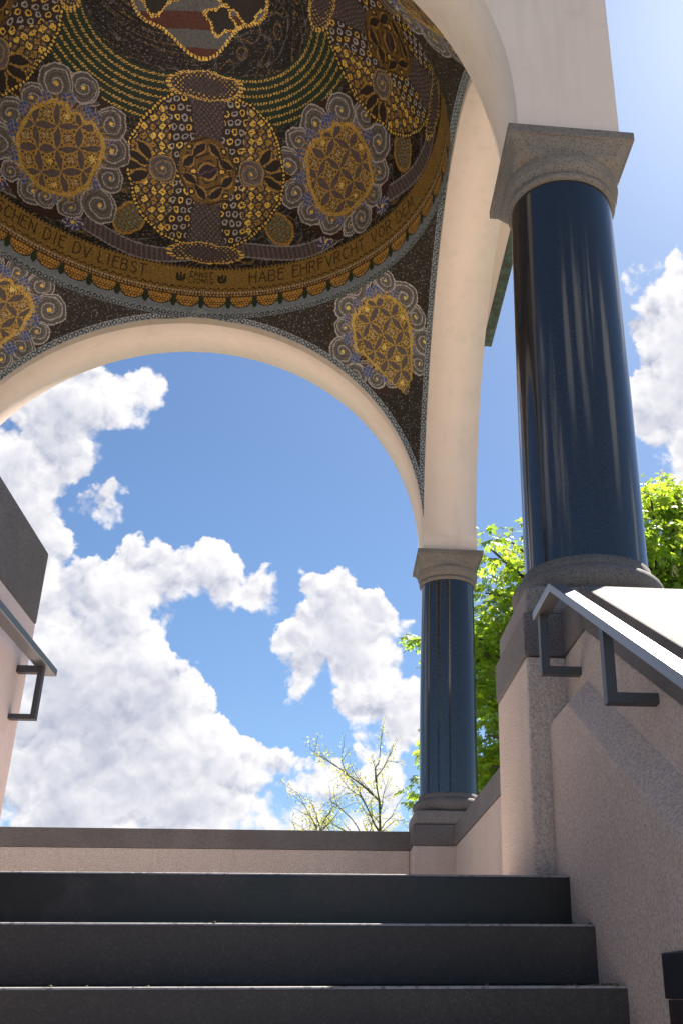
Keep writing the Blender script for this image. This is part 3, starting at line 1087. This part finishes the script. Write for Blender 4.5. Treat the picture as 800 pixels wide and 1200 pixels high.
def dome_paint(az, el):
    n = len(az)
    P = Paint(n)
    R = A
    d = unit(az, el)
    deg = np.degrees(el)
    sarc = az * R                        # metres along the rim
    rnd = rng.random(n)
    P.put(np.ones(n, bool), (.013, .011, .011), 0, 0)
    P.put(rnd < .14, (.060, .050, .048))
    # tendrils filling the dark ground
    for q, (fa, fe) in enumerate(((23, 31), (31, 25), (17, 39))):
        ww = np.sin(fa * az * np.cos(el) + 2.2 * np.sin(fe * el + q)) + np.cos(fe * el + 1.7 * np.sin(fa * az * np.cos(el) + q * 2))
        m_ = np.abs(ww - .25 * q) < .13
        P.put(m_, (.075, .060, .058) if q != 1 else (.10, .066, .030), 0 if q != 1 else .5)
        P.put(m_ & (np.abs(ww - .25 * q) < .05) & (rnd > .4), (.19, .16, .165) if q != 1 else (.36, .21, .06), 0 if q != 1 else .7)
    P.put(rnd > .972, (.20, .17, .20))
    hot = deg > 8.0
    sub = np.where(hot)[0]

    def local(az0, el0, fn, reach, *a):
        ca = d @ unit(np.array(az0), np.array(el0))
        idx = np.where(ca > cos(reach / R))[0]
        x, y = local_xy(d[idx], az0, el0, R)
        x, y = handmade(x, y, az0)
        Q = Paint(len(idx))
        Q.c, Q.m, Q.id = P.c[idx], P.m[idx], P.id[idx]
        fn(Q, x, y, *a)
        P.c[idx], P.m[idx], P.id[idx] = Q.c, Q.m, Q.id
    # striped shield at the crown of the dome
    pr = (pi / 2 - el) * R
    tx, ty = pr * np.sin(az), pr * np.cos(az)
    edge = .80 + .10 * np.cos(3 * az + .4) + .06 * np.cos(7 * az)
    ins = pr < edge
    stripe = np.floor((ty + 3) / .175) % 2 == 0
    P.put(ins & stripe, (.125, .042, .03), 0, 3)
    P.put(ins & ~stripe, (.155, .155, .165), 0, 3)
    holes = np.zeros(n, bool)
    hedge = np.zeros(n, bool)
    for hx, hy, hr in ((-.42, .30, .20), (.42, .33, .19), (.18, .56, .13), (-.30, -.32, .2), (.40, -.30, .2), (-.05, .0, .17)):
        q = np.hypot(tx - hx, ty - hy) * (1 + .22 * np.cos(4 * np.arctan2(ty - hy, tx - hx) + hx * 9))
        holes |= q < hr
        hedge |= np.abs(q - hr) < .017
    P.put(ins & holes, (.035, .028, .026), 0, 3)
    bead = fr((tx * 1.3 + ty) / .034) < .62
    P.put(ins & hedge & bead, GOLD, .9, 3)
    P.put((np.abs(pr - edge) < .018) & (fr(az * 24) < .6), GOLD, .9, 3)
    # strings of gold beads hanging between the scale medallions
    q = (az / (pi / 2)) % 1.0
    t_ = (q - .5) * 2
    for k in range(7):
        c_ = 64.5 - 2.1 * k - (5.5 - .4 * k) * (1 - t_ * t_)
        w = np.abs(deg - c_)
        near = (w < .95) & (pr > edge + .02) & (np.abs(t_) < .93)
        P.put(near, (.022, .040, .026), 0, 4)
        P.put(near & (w < .30) & (fr(az * np.cos(el) * R / .034 + .5 * k) < .6), (.62, .40, .11), .9, 4)
    # ribbon winding above the inscription
    rc = 18.2 + 1.6 * np.sin(az * 8 + .6)
    wv = np.abs(deg - rc)
    P.put(wv < 2.0, (.085, .058, .066), 0, 0)
    P.put((wv < 2.0) & (fr(az * R / .055 + deg * .12) < .34), (.150, .120, .130), 0, 0)
    P.put((wv > 1.65) & (wv < 2.05), (.27, .24, .26), 0, 0)
    for k in range(4):
        a0 = k * pi / 2
        # gold-brown fruits either side
        for s_ in (-1, 1):
            ca = a0 + s_ * radians(21.5)

            def fruit(Q, x, y, s_=s_):
                c_, sn = cos(.5 * s_), sin(.5 * s_)
                u, v = x * c_ + y * sn, -x * sn + y * c_
                e = np.hypot(u / .135, v / .185)
                Q.put(e < 1, (.25, .155, .055), .5, 0)
                Q.put((e < 1) & (fr(v / .03 + .35 * np.sin(u * 50)) < .35), (.09, .055, .025), .3)
                Q.put((e < .85) & (fr(u / .05 + .5 * (np.floor(v / .055) % 2)) < .30) & (fr(v / .055) < .55), (.10, .25, .30), 0)
                Q.put((e > .92) & (e < 1.08), OLDG, .8, 0)
            local(ca, radians(24.0), fruit, .3)
            cb = a0 + s_ * radians(35)

            def bud(Q, x, y):
                e = np.hypot(x / .10, y / .085)
                Q.put(e < 1, (.06, .05, .10), 0, 0)
                Q.put((e < 1) & (fr(np.arctan2(y, x) * 8 / (2 * pi) + e) < .35), PALE, 0)
                Q.put((e < 1) & (fr(x / .05) < .5) & (fr(y / .05) < .5), BLUE)
                Q.put(e < .25, GOLD, .9)
            local(cb, radians(17.6), bud, .2)
        local(a0 + pi / 4, radians(32.6), leaf_medallion, 1.0, 9 + k, 1.14, False, k)
        local(a0, radians(39.6), scale_medallion, 1.2, 5 + k)
    # ---- rings at the foot of the dome
    low = deg < 14.7
    P.put(low, (.36, .215, .075), .75, 2)
    P.put(low & (rnd < .35), (.27, .155, .045), .7)
    P.put(low & (rnd > .86), (.52, .32, .085), .8)
    P.put((deg > 14.25) & low & (fr(az * R / .04) < .5), DARK, 0, 2)
    h = el * R
    zone = (deg > 9) & (deg < 14.4)
    idx = np.where(zone)[0]
    Q = Paint(len(idx))
    Q.c, Q.m, Q.id = P.c[idx], P.m[idx], P.id[idx]
    sa_ = np.where(az > pi, az - 2 * pi, az)[idx] * R
    hh = h[idx]
    rd = lambda v: radians(v) * R
    hb = rd(10.35)
    write(Q, sa_, hh, 'MENSCHEN DIE DV LIEBST', rd(-60.5), hb, rd(3.0), .0068, end=rd(-14.6))
    write(Q, sa_, hh, 'HABE EHRFVRCHT VOR DEM', rd(12.2), hb, rd(3.0), .0068, end=rd(66.5))
    write(Q, sa_, hh, 'ERNST', rd(-3.4), rd(12.0), rd(1.35), .0045, end=rd(2.4))
    write(Q, sa_, hh, 'LVDWIG', rd(-3.6), rd(10.3), rd(1.3), .0045, end=rd(2.6))
    for ca in (-5.8, 4.9):                       # two small crowns
        x, y = sa_ - rd(ca), hh - rd(10.5)
        body = (np.abs(x) < .042 - .008 * (y < .02)) & (y > 0) & (y < .022)
        pts = (np.abs(np.abs(x) - .038) < .010) | (np.abs(x) < .009) | (np.abs(np.abs(x) - .020) < .006)
        Q.put((body | (pts & (y > .02) & (y < .075 - .25 * np.abs(x)))), (.02, .015, .013))
        Q.put((np.hypot(np.abs(x) - .038, y - .075) < .012) | (np.hypot(x, y - .088) < .012), (.02, .015, .013))
    P.c[idx], P.m[idx], P.id[idx] = Q.c, Q.m, Q.id
    wave = np.abs(deg - (8.75 + .28 * np.sin(az * R / .075 * 2 * pi))) < .16
    P.put(wave & low, (.035, .022, .015), 0, 2)
    bands = [(7.35, 8.05, .030, (.66, .50, .38)), (6.6, 7.3, .036, (.60, .36, .14))]
    for a, b2, per, cc in bands:
        m_ = (deg > a) & (deg < b2)
        P.put(m_, (.09, .05, .03), 0, 1)
        P.put(m_ & (np.hypot((fr(sarc / per) - .5) * per, (deg - (a + b2) / 2) * R * pi / 180) < .0125), cc, .6)
    # shells
    m_ = (deg >= 2.0) & (deg < 6.6)
    P.put(m_, (.05, .065, .19), 0, 1)
    NS = 52
    tt = fr(az * NS / (2 * pi)) - .5
    sx_ = tt * 2 * pi * R / NS
    sy_ = (deg - 6.4) * R * pi / 180
    P.put(m_ & (deg < 3.6 + 9 * tt * tt), (.27, .30, .38), 0, 1)
    shell = (np.hypot(sx_ / .125, (sy_ + .012) / .112) < 1) & m_
    P.put(shell, (.80, .44, .12), .75)
    hx = fr(sx_ / .032 + .5 * (np.floor(sy_ / .028) % 2)) - .5
    hy = fr(sy_ / .028) - .5
    P.put(shell & (np.maximum(np.abs(hx), np.abs(hy)) > .36), (.14, .065, .03), .2)
    P.put(m_ & (np.abs(np.hypot(sx_ / .125, (sy_ + .012) / .112) - 1.02) < .06), (.06, .035, .02))
    leaf = (np.hypot((np.abs(tt) - .5) * 2 * pi * R / NS / .030, (deg - 4.6) / 1.5) < 1) & m_
    P.put(leaf, (.035, .05, .03))
    # pale border
    m_ = (deg < 2.0)
    P.put(m_, SKYB, 0, 1)
    P.put(m_ & (rnd < .2), (.2, .22, .28))
    border_beads(P, sarc, h - .004, .060)
    P.id[deg < 2.0] = 1
    return P


NAMES_P = ['field', 'border', 'leaf_medallion']


def pend_paint(az, el, x, y, z):
    """x, y from the centre of the square, z above the mosaic springing"""
    n = len(az)
    P = Paint(n)
    R2 = A * sqrt(2)
    d = unit(az, el)
    rnd = rng.random(n)
    P.put(np.ones(n, bool), (.022, .016, .015), 0, 0)
    P.put(rnd < .18, (.07, .048, .045))
    P.put(rnd > .95, (.24, .20, .20))
    for k in range(4):
        a0 = pi / 4 + k * pi / 2
        xx, yy = local_xy(d, a0, radians(36.2), R2)
        xx, yy = handmade(xx, yy, a0)
        m = np.where(np.hypot(xx, yy) < 1.2)[0]
        Q = Paint(len(m))
        Q.c, Q.m, Q.id = P.c[m], P.m[m], P.id[m]
        s_ = 1.0 if k % 2 == 0 else -1.0
        leaf_medallion(Q, s_ * xx[m], yy[m], 2, .98, True, k + 4)
        P.c[m], P.m[m], P.id[m] = Q.c, Q.m, Q.id
    # bead borders along the arches and the rim
    for c_, o_ in ((x, y), (y, x)):
        arcr = np.hypot(o_, z)
        # distance along the surface from the wall plane
        gap = A - np.abs(c_)
        t_ = np.where(gap < .3, np.sqrt(np.maximum(arcr * 0 + gap, 0)) * np.sqrt(gap * 1.0 + .0) * np.maximum(1.0, 1.0 / np.maximum(np.hypot(o_, z) / R2, .3)), 9)
        s_ = np.arctan2(z, o_) * A
        m = t_ < .062
        r = np.hypot((fr(s_ / .056) - .5) * .056, t_ - .031)
        P.put(m, (.30, .32, .39), 0, 1)
        P.put(m & (r < .024), (.05, .055, .07), 0, 1)
        P.put(m & (r < .012), (.38, .41, .48), 0, 1)
    return P


def tess_mesh(name, parent, corners, P, mask, kind='stuff'):
    idx = np.where(mask)[0]
    if len(idx) == 0:
        return None
    off = np.array(world_loc(parent))
    v = (corners[idx] - off).reshape(-1, 3)
    nq = len(idx)
    me = bpy.data.meshes.new(name)
    me.vertices.add(nq * 4)
    me.vertices.foreach_set('co', v.astype(np.float32).ravel())
    me.loops.add(nq * 4)
    me.loops.foreach_set('vertex_index', np.arange(nq * 4, dtype=np.int32))
    me.polygons.add(nq)
    me.polygons.foreach_set('loop_start', np.arange(0, nq * 4, 4, dtype=np.int32))
    me.polygons.foreach_set('loop_total', np.full(nq, 4, dtype=np.int32))
    me.update(calc_edges=True)
    ca = me.attributes.new('tone', 'FLOAT_COLOR', 'FACE')
    col = np.ones((nq, 4), np.float32)
    gl = P.m[idx][:, None]
    jit = (0.76 + 0.48 * rng.random((nq, 1))) * (1 - gl) + gl * (0.50 + 0.80 * rng.random((nq, 1)))
    col[:, :3] = np.clip(P.c[idx] * jit * (1 + .10 * (rng.random((nq, 3)) - .5)), 0.004, .95)
    ca.data.foreach_set('color', col.ravel())
    ga = me.attributes.new('gold', 'FLOAT', 'FACE')
    ga.data.foreach_set('value', P.m[idx].astype(np.float32))
    me.materials.append(MATS['tesserae'])
    o = bpy.data.objects.new(name, me)
    COL.objects.link(o)
    o.parent = parent
    if kind:
        o['kind'] = kind
    return o


def sphere_rows(bounds, R):
    """rows of tesserae: bounds = [(el0, el1, pitch)] -> az, el, daz, del"""
    AZ, EL, DA, DE = [], [], [], []
    for e0, e1, p in bounds:
        nr = max(1, int(round((e1 - e0) * R / p)))
        de = (e1 - e0) / nr
        for k in range(nr):
            e = e0 + (k + .5) * de
            nc = max(6, int(round(2 * pi * R * cos(e) / p)))
            a = (np.arange(nc) + rng.random()) * 2 * pi / nc
            AZ.append(a % (2 * pi))
            EL.append(np.full(nc, e))
            DA.append(np.full(nc, 2 * pi / nc))
            DE.append(np.full(nc, de))
    return [np.concatenate(v) for v in (AZ, EL, DA, DE)]


def tess_corners(az, el, da, de, c, R, fill=.93, tilt=.0017):
    n = len(az)
    out = np.zeros((n, 4, 3))
    for i, (sa, se) in enumerate(((-1, -1), (-1, 1), (1, 1), (1, -1))):
        ja = 1 + .10 * (rng.random(n) - .5)
        u = unit(az + sa * da * .5 * fill * ja, el + se * de * .5 * fill * ja)
        out[:, i] = np.array(c) + u * (R - .004 + tilt * (rng.random((n, 1)) - .5))
    return out


# dome shell and its tesserae
n_ = 96
shell = MB().rings([[(XC + (A + .004) * cos(e) * cos(2 * pi * k / n_), YC + (A + .004) * cos(e) * sin(2 * pi * k / n_), ZRIM + (A + .004) * sin(e)) for k in range(n_)]
                    for e in np.linspace(0.0005, pi / 2 - .01, 40)], cap=False).build('dome', 'grout', pav, smooth=True, fix=False)
shell['label'] = 'round mosaic dome of gold and grey medallions above a lettered gold band'
az, el, da, de = sphere_rows([(radians(.05), radians(2), .0105), (radians(2), radians(9), .0085), (radians(9), radians(14.7), .0068),
                              (radians(14.7), radians(70), .0098), (radians(70), radians(89.7), .0125)], A)
P = dome_paint(az, el)
cor = tess_corners(az, el, da, de, (XC, YC, ZRIM), A)
for pid in range(13):
    tess_mesh(NAMES_D[pid], shell, cor, P, P.id == pid)

# pendentives
R2 = A * sqrt(2)
az, el, da, de = sphere_rows([(radians(1.0), radians(45.0), .0092)], R2)
dd = unit(az, el) * R2
keep = (np.abs(dd[:, 0]) < A - .001) & (np.abs(dd[:, 1]) < A - .001)
az, el, da, de, dd = az[keep], el[keep], da[keep], de[keep], dd[keep]
P = pend_paint(az, el, dd[:, 0], dd[:, 1], dd[:, 2])
cor = tess_corners(az, el, da, de, (XC, YC, ZM), R2)
quad = (np.floor(az / (pi / 2))).astype(int) % 4
for k in range(4):
    mb = MB()
    na, ne = 48, 40
    vs = []
    for j in range(ne + 1):
        e = radians(.2) + radians(44.75) * j / ne
        # span of azimuth inside the square, a little buried in the walls
        lim = min(1.0, (A + .002) / (R2 * cos(e)))
        a_hi = math.asin(lim)
        a_lo = math.acos(lim)
        for i in range(na + 1):
            a = k * pi / 2 + a_lo + (a_hi - a_lo) * i / na
            u = unit(np.array(a), np.array(e)) * (R2 + .004)
            vs.append((XC + u[0], YC + u[1], ZM + u[2]))
    fs = [(j * (na + 1) + i, j * (na + 1) + i + 1, (j + 1) * (na + 1) + i + 1, (j + 1) * (na + 1) + i) for j in range(ne) for i in range(na)]
    pb = mb.add(vs, fs).build('pendentive', 'grout', pav, smooth=True, fix=False)
    for pid in range(3):
        tess_mesh(NAMES_P[pid], pb, cor, P, (P.id == pid) & (quad == k))


# ------------------------------------------------------------------ trees
def tube(mb, pts, rads, n=7):
    rings = []
    for i, p in enumerate(pts):
        p = Vector(p)
        d = (Vector(pts[min(i + 1, len(pts) - 1)]) - Vector(pts[max(i - 1, 0)])).normalized()
        a = d.cross(Vector((0.31, 0.95, 0.1))).normalized()
        b2 = d.cross(a)
        rings.append([p + (a * cos(2 * pi * k / n) + b2 * sin(2 * pi * k / n)) * rads[i] for k in range(n)])
    mb.rings(rings)


def bend(p0, p1, sag, steps=6, wob=.1, rnd=random):
    p0, p1 = Vector(p0), Vector(p1)
    L = (p1 - p0).length
    out = []
    o = Vector((rnd.uniform(-1, 1), rnd.uniform(-1, 1), rnd.uniform(-1, 1))) * wob * L
    for i in range(steps + 1):
        f = i / steps
        q = p0.lerp(p1, f) + o * sin(pi * f) + Vector((0, 0, sag * L * sin(pi * f)))
        out.append(q)
    return out


def leaf_mesh(name, parent, mat, tris_v, tris_f, tone):
    me = bpy.data.meshes.new(name)
    off = np.array(world_loc(parent))
    me.from_pydata((np.asarray(tris_v) - off).tolist(), [], tris_f)
    a = me.attributes.new('tone', 'FLOAT_COLOR', 'FACE')
    t_ = np.ones((len(tris_f), 4), np.float32)
    t_[:, :3] = tone
    a.data.foreach_set('color', t_.ravel())
    me.materials.append(MATS[mat])
    o = bpy.data.objects.new(name, me)
    COL.objects.link(o)
    o.parent = parent
    o['kind'] = 'stuff'
    return o


def chestnut(base, cen, rad, nclump, per, label, extra=(), seed=3):
    rn = random.Random(seed)
    root = empty('chestnut_tree', base, label, 'tree')
    tr = MB()
    top = Vector((cen[0], cen[1], cen[2] + rad[2] * .3))
    tp = bend(base, top, 0, 8, .02, rn)
    tube(tr, tp, [.30 - .026 * i for i in range(9)], 10)
    LV, LF, TN = [], [], []
    BV, BF = [], []
    clumps = []
    while len(clumps) < nclump:
        v = Vector((rn.gauss(0, 1), rn.gauss(0, 1), rn.gauss(0, 1))).normalized()
        f = rn.uniform(.45, 1.0) ** .6
        lump = 1 + .16 * sin(3.1 * v.x * 2 + 1) * cos(v.z * 4.3) + .10 * sin(v.y * 7)
        c = Vector((cen[0] + v.x * rad[0] * f * lump, cen[1] + v.y * rad[1] * f * lump, cen[2] + v.z * rad[2] * f * lump))
        if c.z < 1.2:
            continue
        clumps.append((c, rn.uniform(.32, .60)))
    clumps += [(Vector(e[:3]), e[3]) for e in extra]
    for ci, (c, cr) in enumerate(clumps):
        k = min(range(len(tp)), key=lambda i: (tp[i] - c).length + max(0, tp[i].z - c.z + .4) * 1.4 + (0 if i > 1 else 4))
        if ci % 2 == 0 or ci >= nclump:
            br = bend(tp[k], c, .06, 6, .08, rn)
            r_ = .035 + .012 * (br[0] - c).length
            tube(tr, br, [r_ * (1 - .13 * i) for i in range(7)], 5)
        m = max(6, int(per * (cr / .45) ** 2))
        for q in range(m):
            w = Vector((rn.gauss(0, 1), rn.gauss(0, 1), rn.gauss(0, 1))).normalized() * cr * rn.uniform(.35, 1.0)
            p = c + Vector((w.x, w.y, w.z * .8))
            size = rn.uniform(.075, .17)
            # palmate leaf, hanging: axis outward and down
            axis = (Vector((w.x, w.y, 0)) * .9 + Vector((rn.uniform(-.3, .3), rn.uniform(-.3, .3), -rn.uniform(.1, .6) * cr))).normalized()
            side = axis.cross(Vector((0, 0, 1)) + Vector((rn.uniform(-.4, .4), rn.uniform(-.4, .4), 0))).normalized()
            nrm = side.cross(axis)
            tone = rn.uniform(.6, 1.4)
            tc_ = (tone * rn.uniform(.9, 1.15), tone, tone * rn.uniform(.7, 1.1))
            for a_ in (-1.35, -.68, 0, .68, 1.35):
                L = size * (1.0 if abs(a_) < .1 else .86 if abs(a_) < 1 else .62)
                d_ = axis * cos(a_) + side * sin(a_)
                s2 = side * cos(a_) - axis * sin(a_)
                drop = nrm * (-.18 * L)
                n0 = len(LV)
                LV += [p, p + d_ * L * .62 + s2 * L * .19 + drop * .2, p + d_ * L + drop, p + d_ * L * .62 - s2 * L * .19 + drop * .2, p + d_ * L * .6 + nrm * L * -.05]
                LF += [(n0, n0 + 1, n0 + 4), (n0 + 1, n0 + 2, n0 + 4), (n0 + 2, n0 + 3, n0 + 4), (n0 + 3, n0, n0 + 4)]
                TN += [tc_] * 4
        if ci % 5 == 0 and ci < nclump:      # upright flower candle
            p = c + Vector((rn.uniform(-.2, .2), rn.uniform(-.2, .2), cr * .8))
            for z in range(7):
                for a_ in range(5):
                    an = a_ * 1.257 + z
                    rr2 = .045 * (1 - z / 8)
                    b0 = p + Vector((rr2 * cos(an), rr2 * sin(an), z * .028))
                    n0 = len(BV)
                    e1 = Vector((cos(an) * .02, sin(an) * .02, .012))
                    e2 = Vector((-sin(an) * .012, cos(an) * .012, 0))
                    BV += [b0 - e2, b0 + e2, b0 + e1 + e2, b0 + e1 - e2]
                    BF.append((n0, n0 + 1, n0 + 2, n0 + 3))
    tr.build('trunk', 'dark_bark', root, smooth=True)
    leaf_mesh('crown', root, 'chestnut_leaf', LV, LF, TN)
    if BF:
        leaf_mesh('blossoms', root, 'blossom', BV, BF, np.ones((len(BF), 3)))


chestnut((4.5, 15.0, 0), (4.95, 15.0, 5.0), (3.1, 3.0, 4.4), 470, 64,
         'leafy green chestnut tree in blossom beyond the right hand parapet',
         extra=((1.16, 15.0, 6.25, .24), (1.28, 14.9, 6.2, .2), (1.7, 15.0, 6.0, .4), (2.1, 14.8, 6.3, .5)) + tuple((random.uniform(2.05, 3.2), random.uniform(13.6, 16), random.uniform(2.4, 7.4), random.uniform(.4, .6)) for _ in range(60)), seed=11)


def sparse_tree(base, cen, seed, label):
    rn = random.Random(seed)
    root = empty('spring_tree', base, label, 'tree')
    mb = MB()
    LV, LF, TN = [], [], []

    def leafs(p, m, spread):
        for _ in range(m):
            c = p + Vector((rn.gauss(0, spread), rn.gauss(0, spread), rn.gauss(0, spread) - .03))
            s_ = rn.uniform(.016, .036)
            a = Vector((rn.uniform(-1, 1), rn.uniform(-1, 1), rn.uniform(-1, 1))).normalized() * s_
            b2 = a.cross(Vector((rn.uniform(-1, 1), rn.uniform(-1, 1), rn.uniform(-1, 1)))).normalized() * s_ * .6
            n0 = len(LV)
            LV.extend([c - a, c + b2, c + a, c - b2])
            LF.append((n0, n0 + 1, n0 + 2, n0 + 3))
            t_ = rn.uniform(.75, 1.3)
            TN.append((t_, t_, t_ * .8))

    def grow(p, d, L, r, lev):
        pts = [p]
        q = Vector(p)
        dd_ = Vector(d)
        n = 6
        for i in range(n):
            dd_ = (dd_ + Vector((rn.gauss(0, .13), rn.gauss(0, .13), rn.gauss(.03, .10)))).normalized()
            q = q + dd_ * L / n
            pts.append(q.copy())
        tube(mb, pts, [max(.003, r * (1 - .11 * i)) for i in range(n + 1)], 6 if lev < 2 else 4)
        if lev >= 2:
            for k in range(2, n + 1):
                leafs(pts[k], 2 if lev == 2 else 3, .07)
        if lev < 4:
            for k in range(2 if lev else 3, n + 1):
                m = 1 if lev < 2 else (1 if rn.random() < .75 else 0)
                if lev == 0 and k == n:
                    m = 3
                for _ in range(m):
                    out = Vector((rn.gauss(0, 1), rn.gauss(0, 1), rn.gauss(0, .6)))
                    nd = (dd_ * .75 + out.normalized() * .95 + Vector((0, 0, .10))).normalized()
                    grow(pts[k], nd, L * rn.uniform(.47, .67), max(.004, r * .5), lev + 1)
    grow(Vector(base), Vector((.02, 0, 1)), 3.55, .11, 0)
    mb.build('trunk', 'mossy_bark', root, smooth=True)
    leaf_mesh('crown', root, 'spring_leaf', LV, LF, TN)


sparse_tree((0.35, 25.0, 0), None, 4, 'bare-branched young tree with sparse yellow spring leaves behind the far parapet')


# ------------------------------------------------------------------ grit swept into the corner of the steps
rn = random.Random(2)
gr = MB()
for k in range(36):
    i = rn.choice((1, 2, 2, 2))
    x = XW - abs(rn.gauss(0, .05)) - .012 if k % 3 else rn.uniform(-.9, .7)
    y = Y1 - i * TR + rn.uniform(.004, .05)
    z = FLOOR - i * RI
    r = rn.uniform(.002, .0055)
    ring = [[(x + r * q * cos(a + k) * rn.uniform(.7, 1.3), y + r * q * sin(a + k) * rn.uniform(.7, 1.3), z + r * h) for a in (0, 1.26, 2.5, 3.77, 5.03)] for q, h in ((.9, -.1), (1.0, .5), (.5, 1.0))]
    gr.rings(ring)
tag(gr.build('grit', 'mossy_bark'), 'small grit and dry leaf bits lying along the step edges', 'grit', kind='stuff')
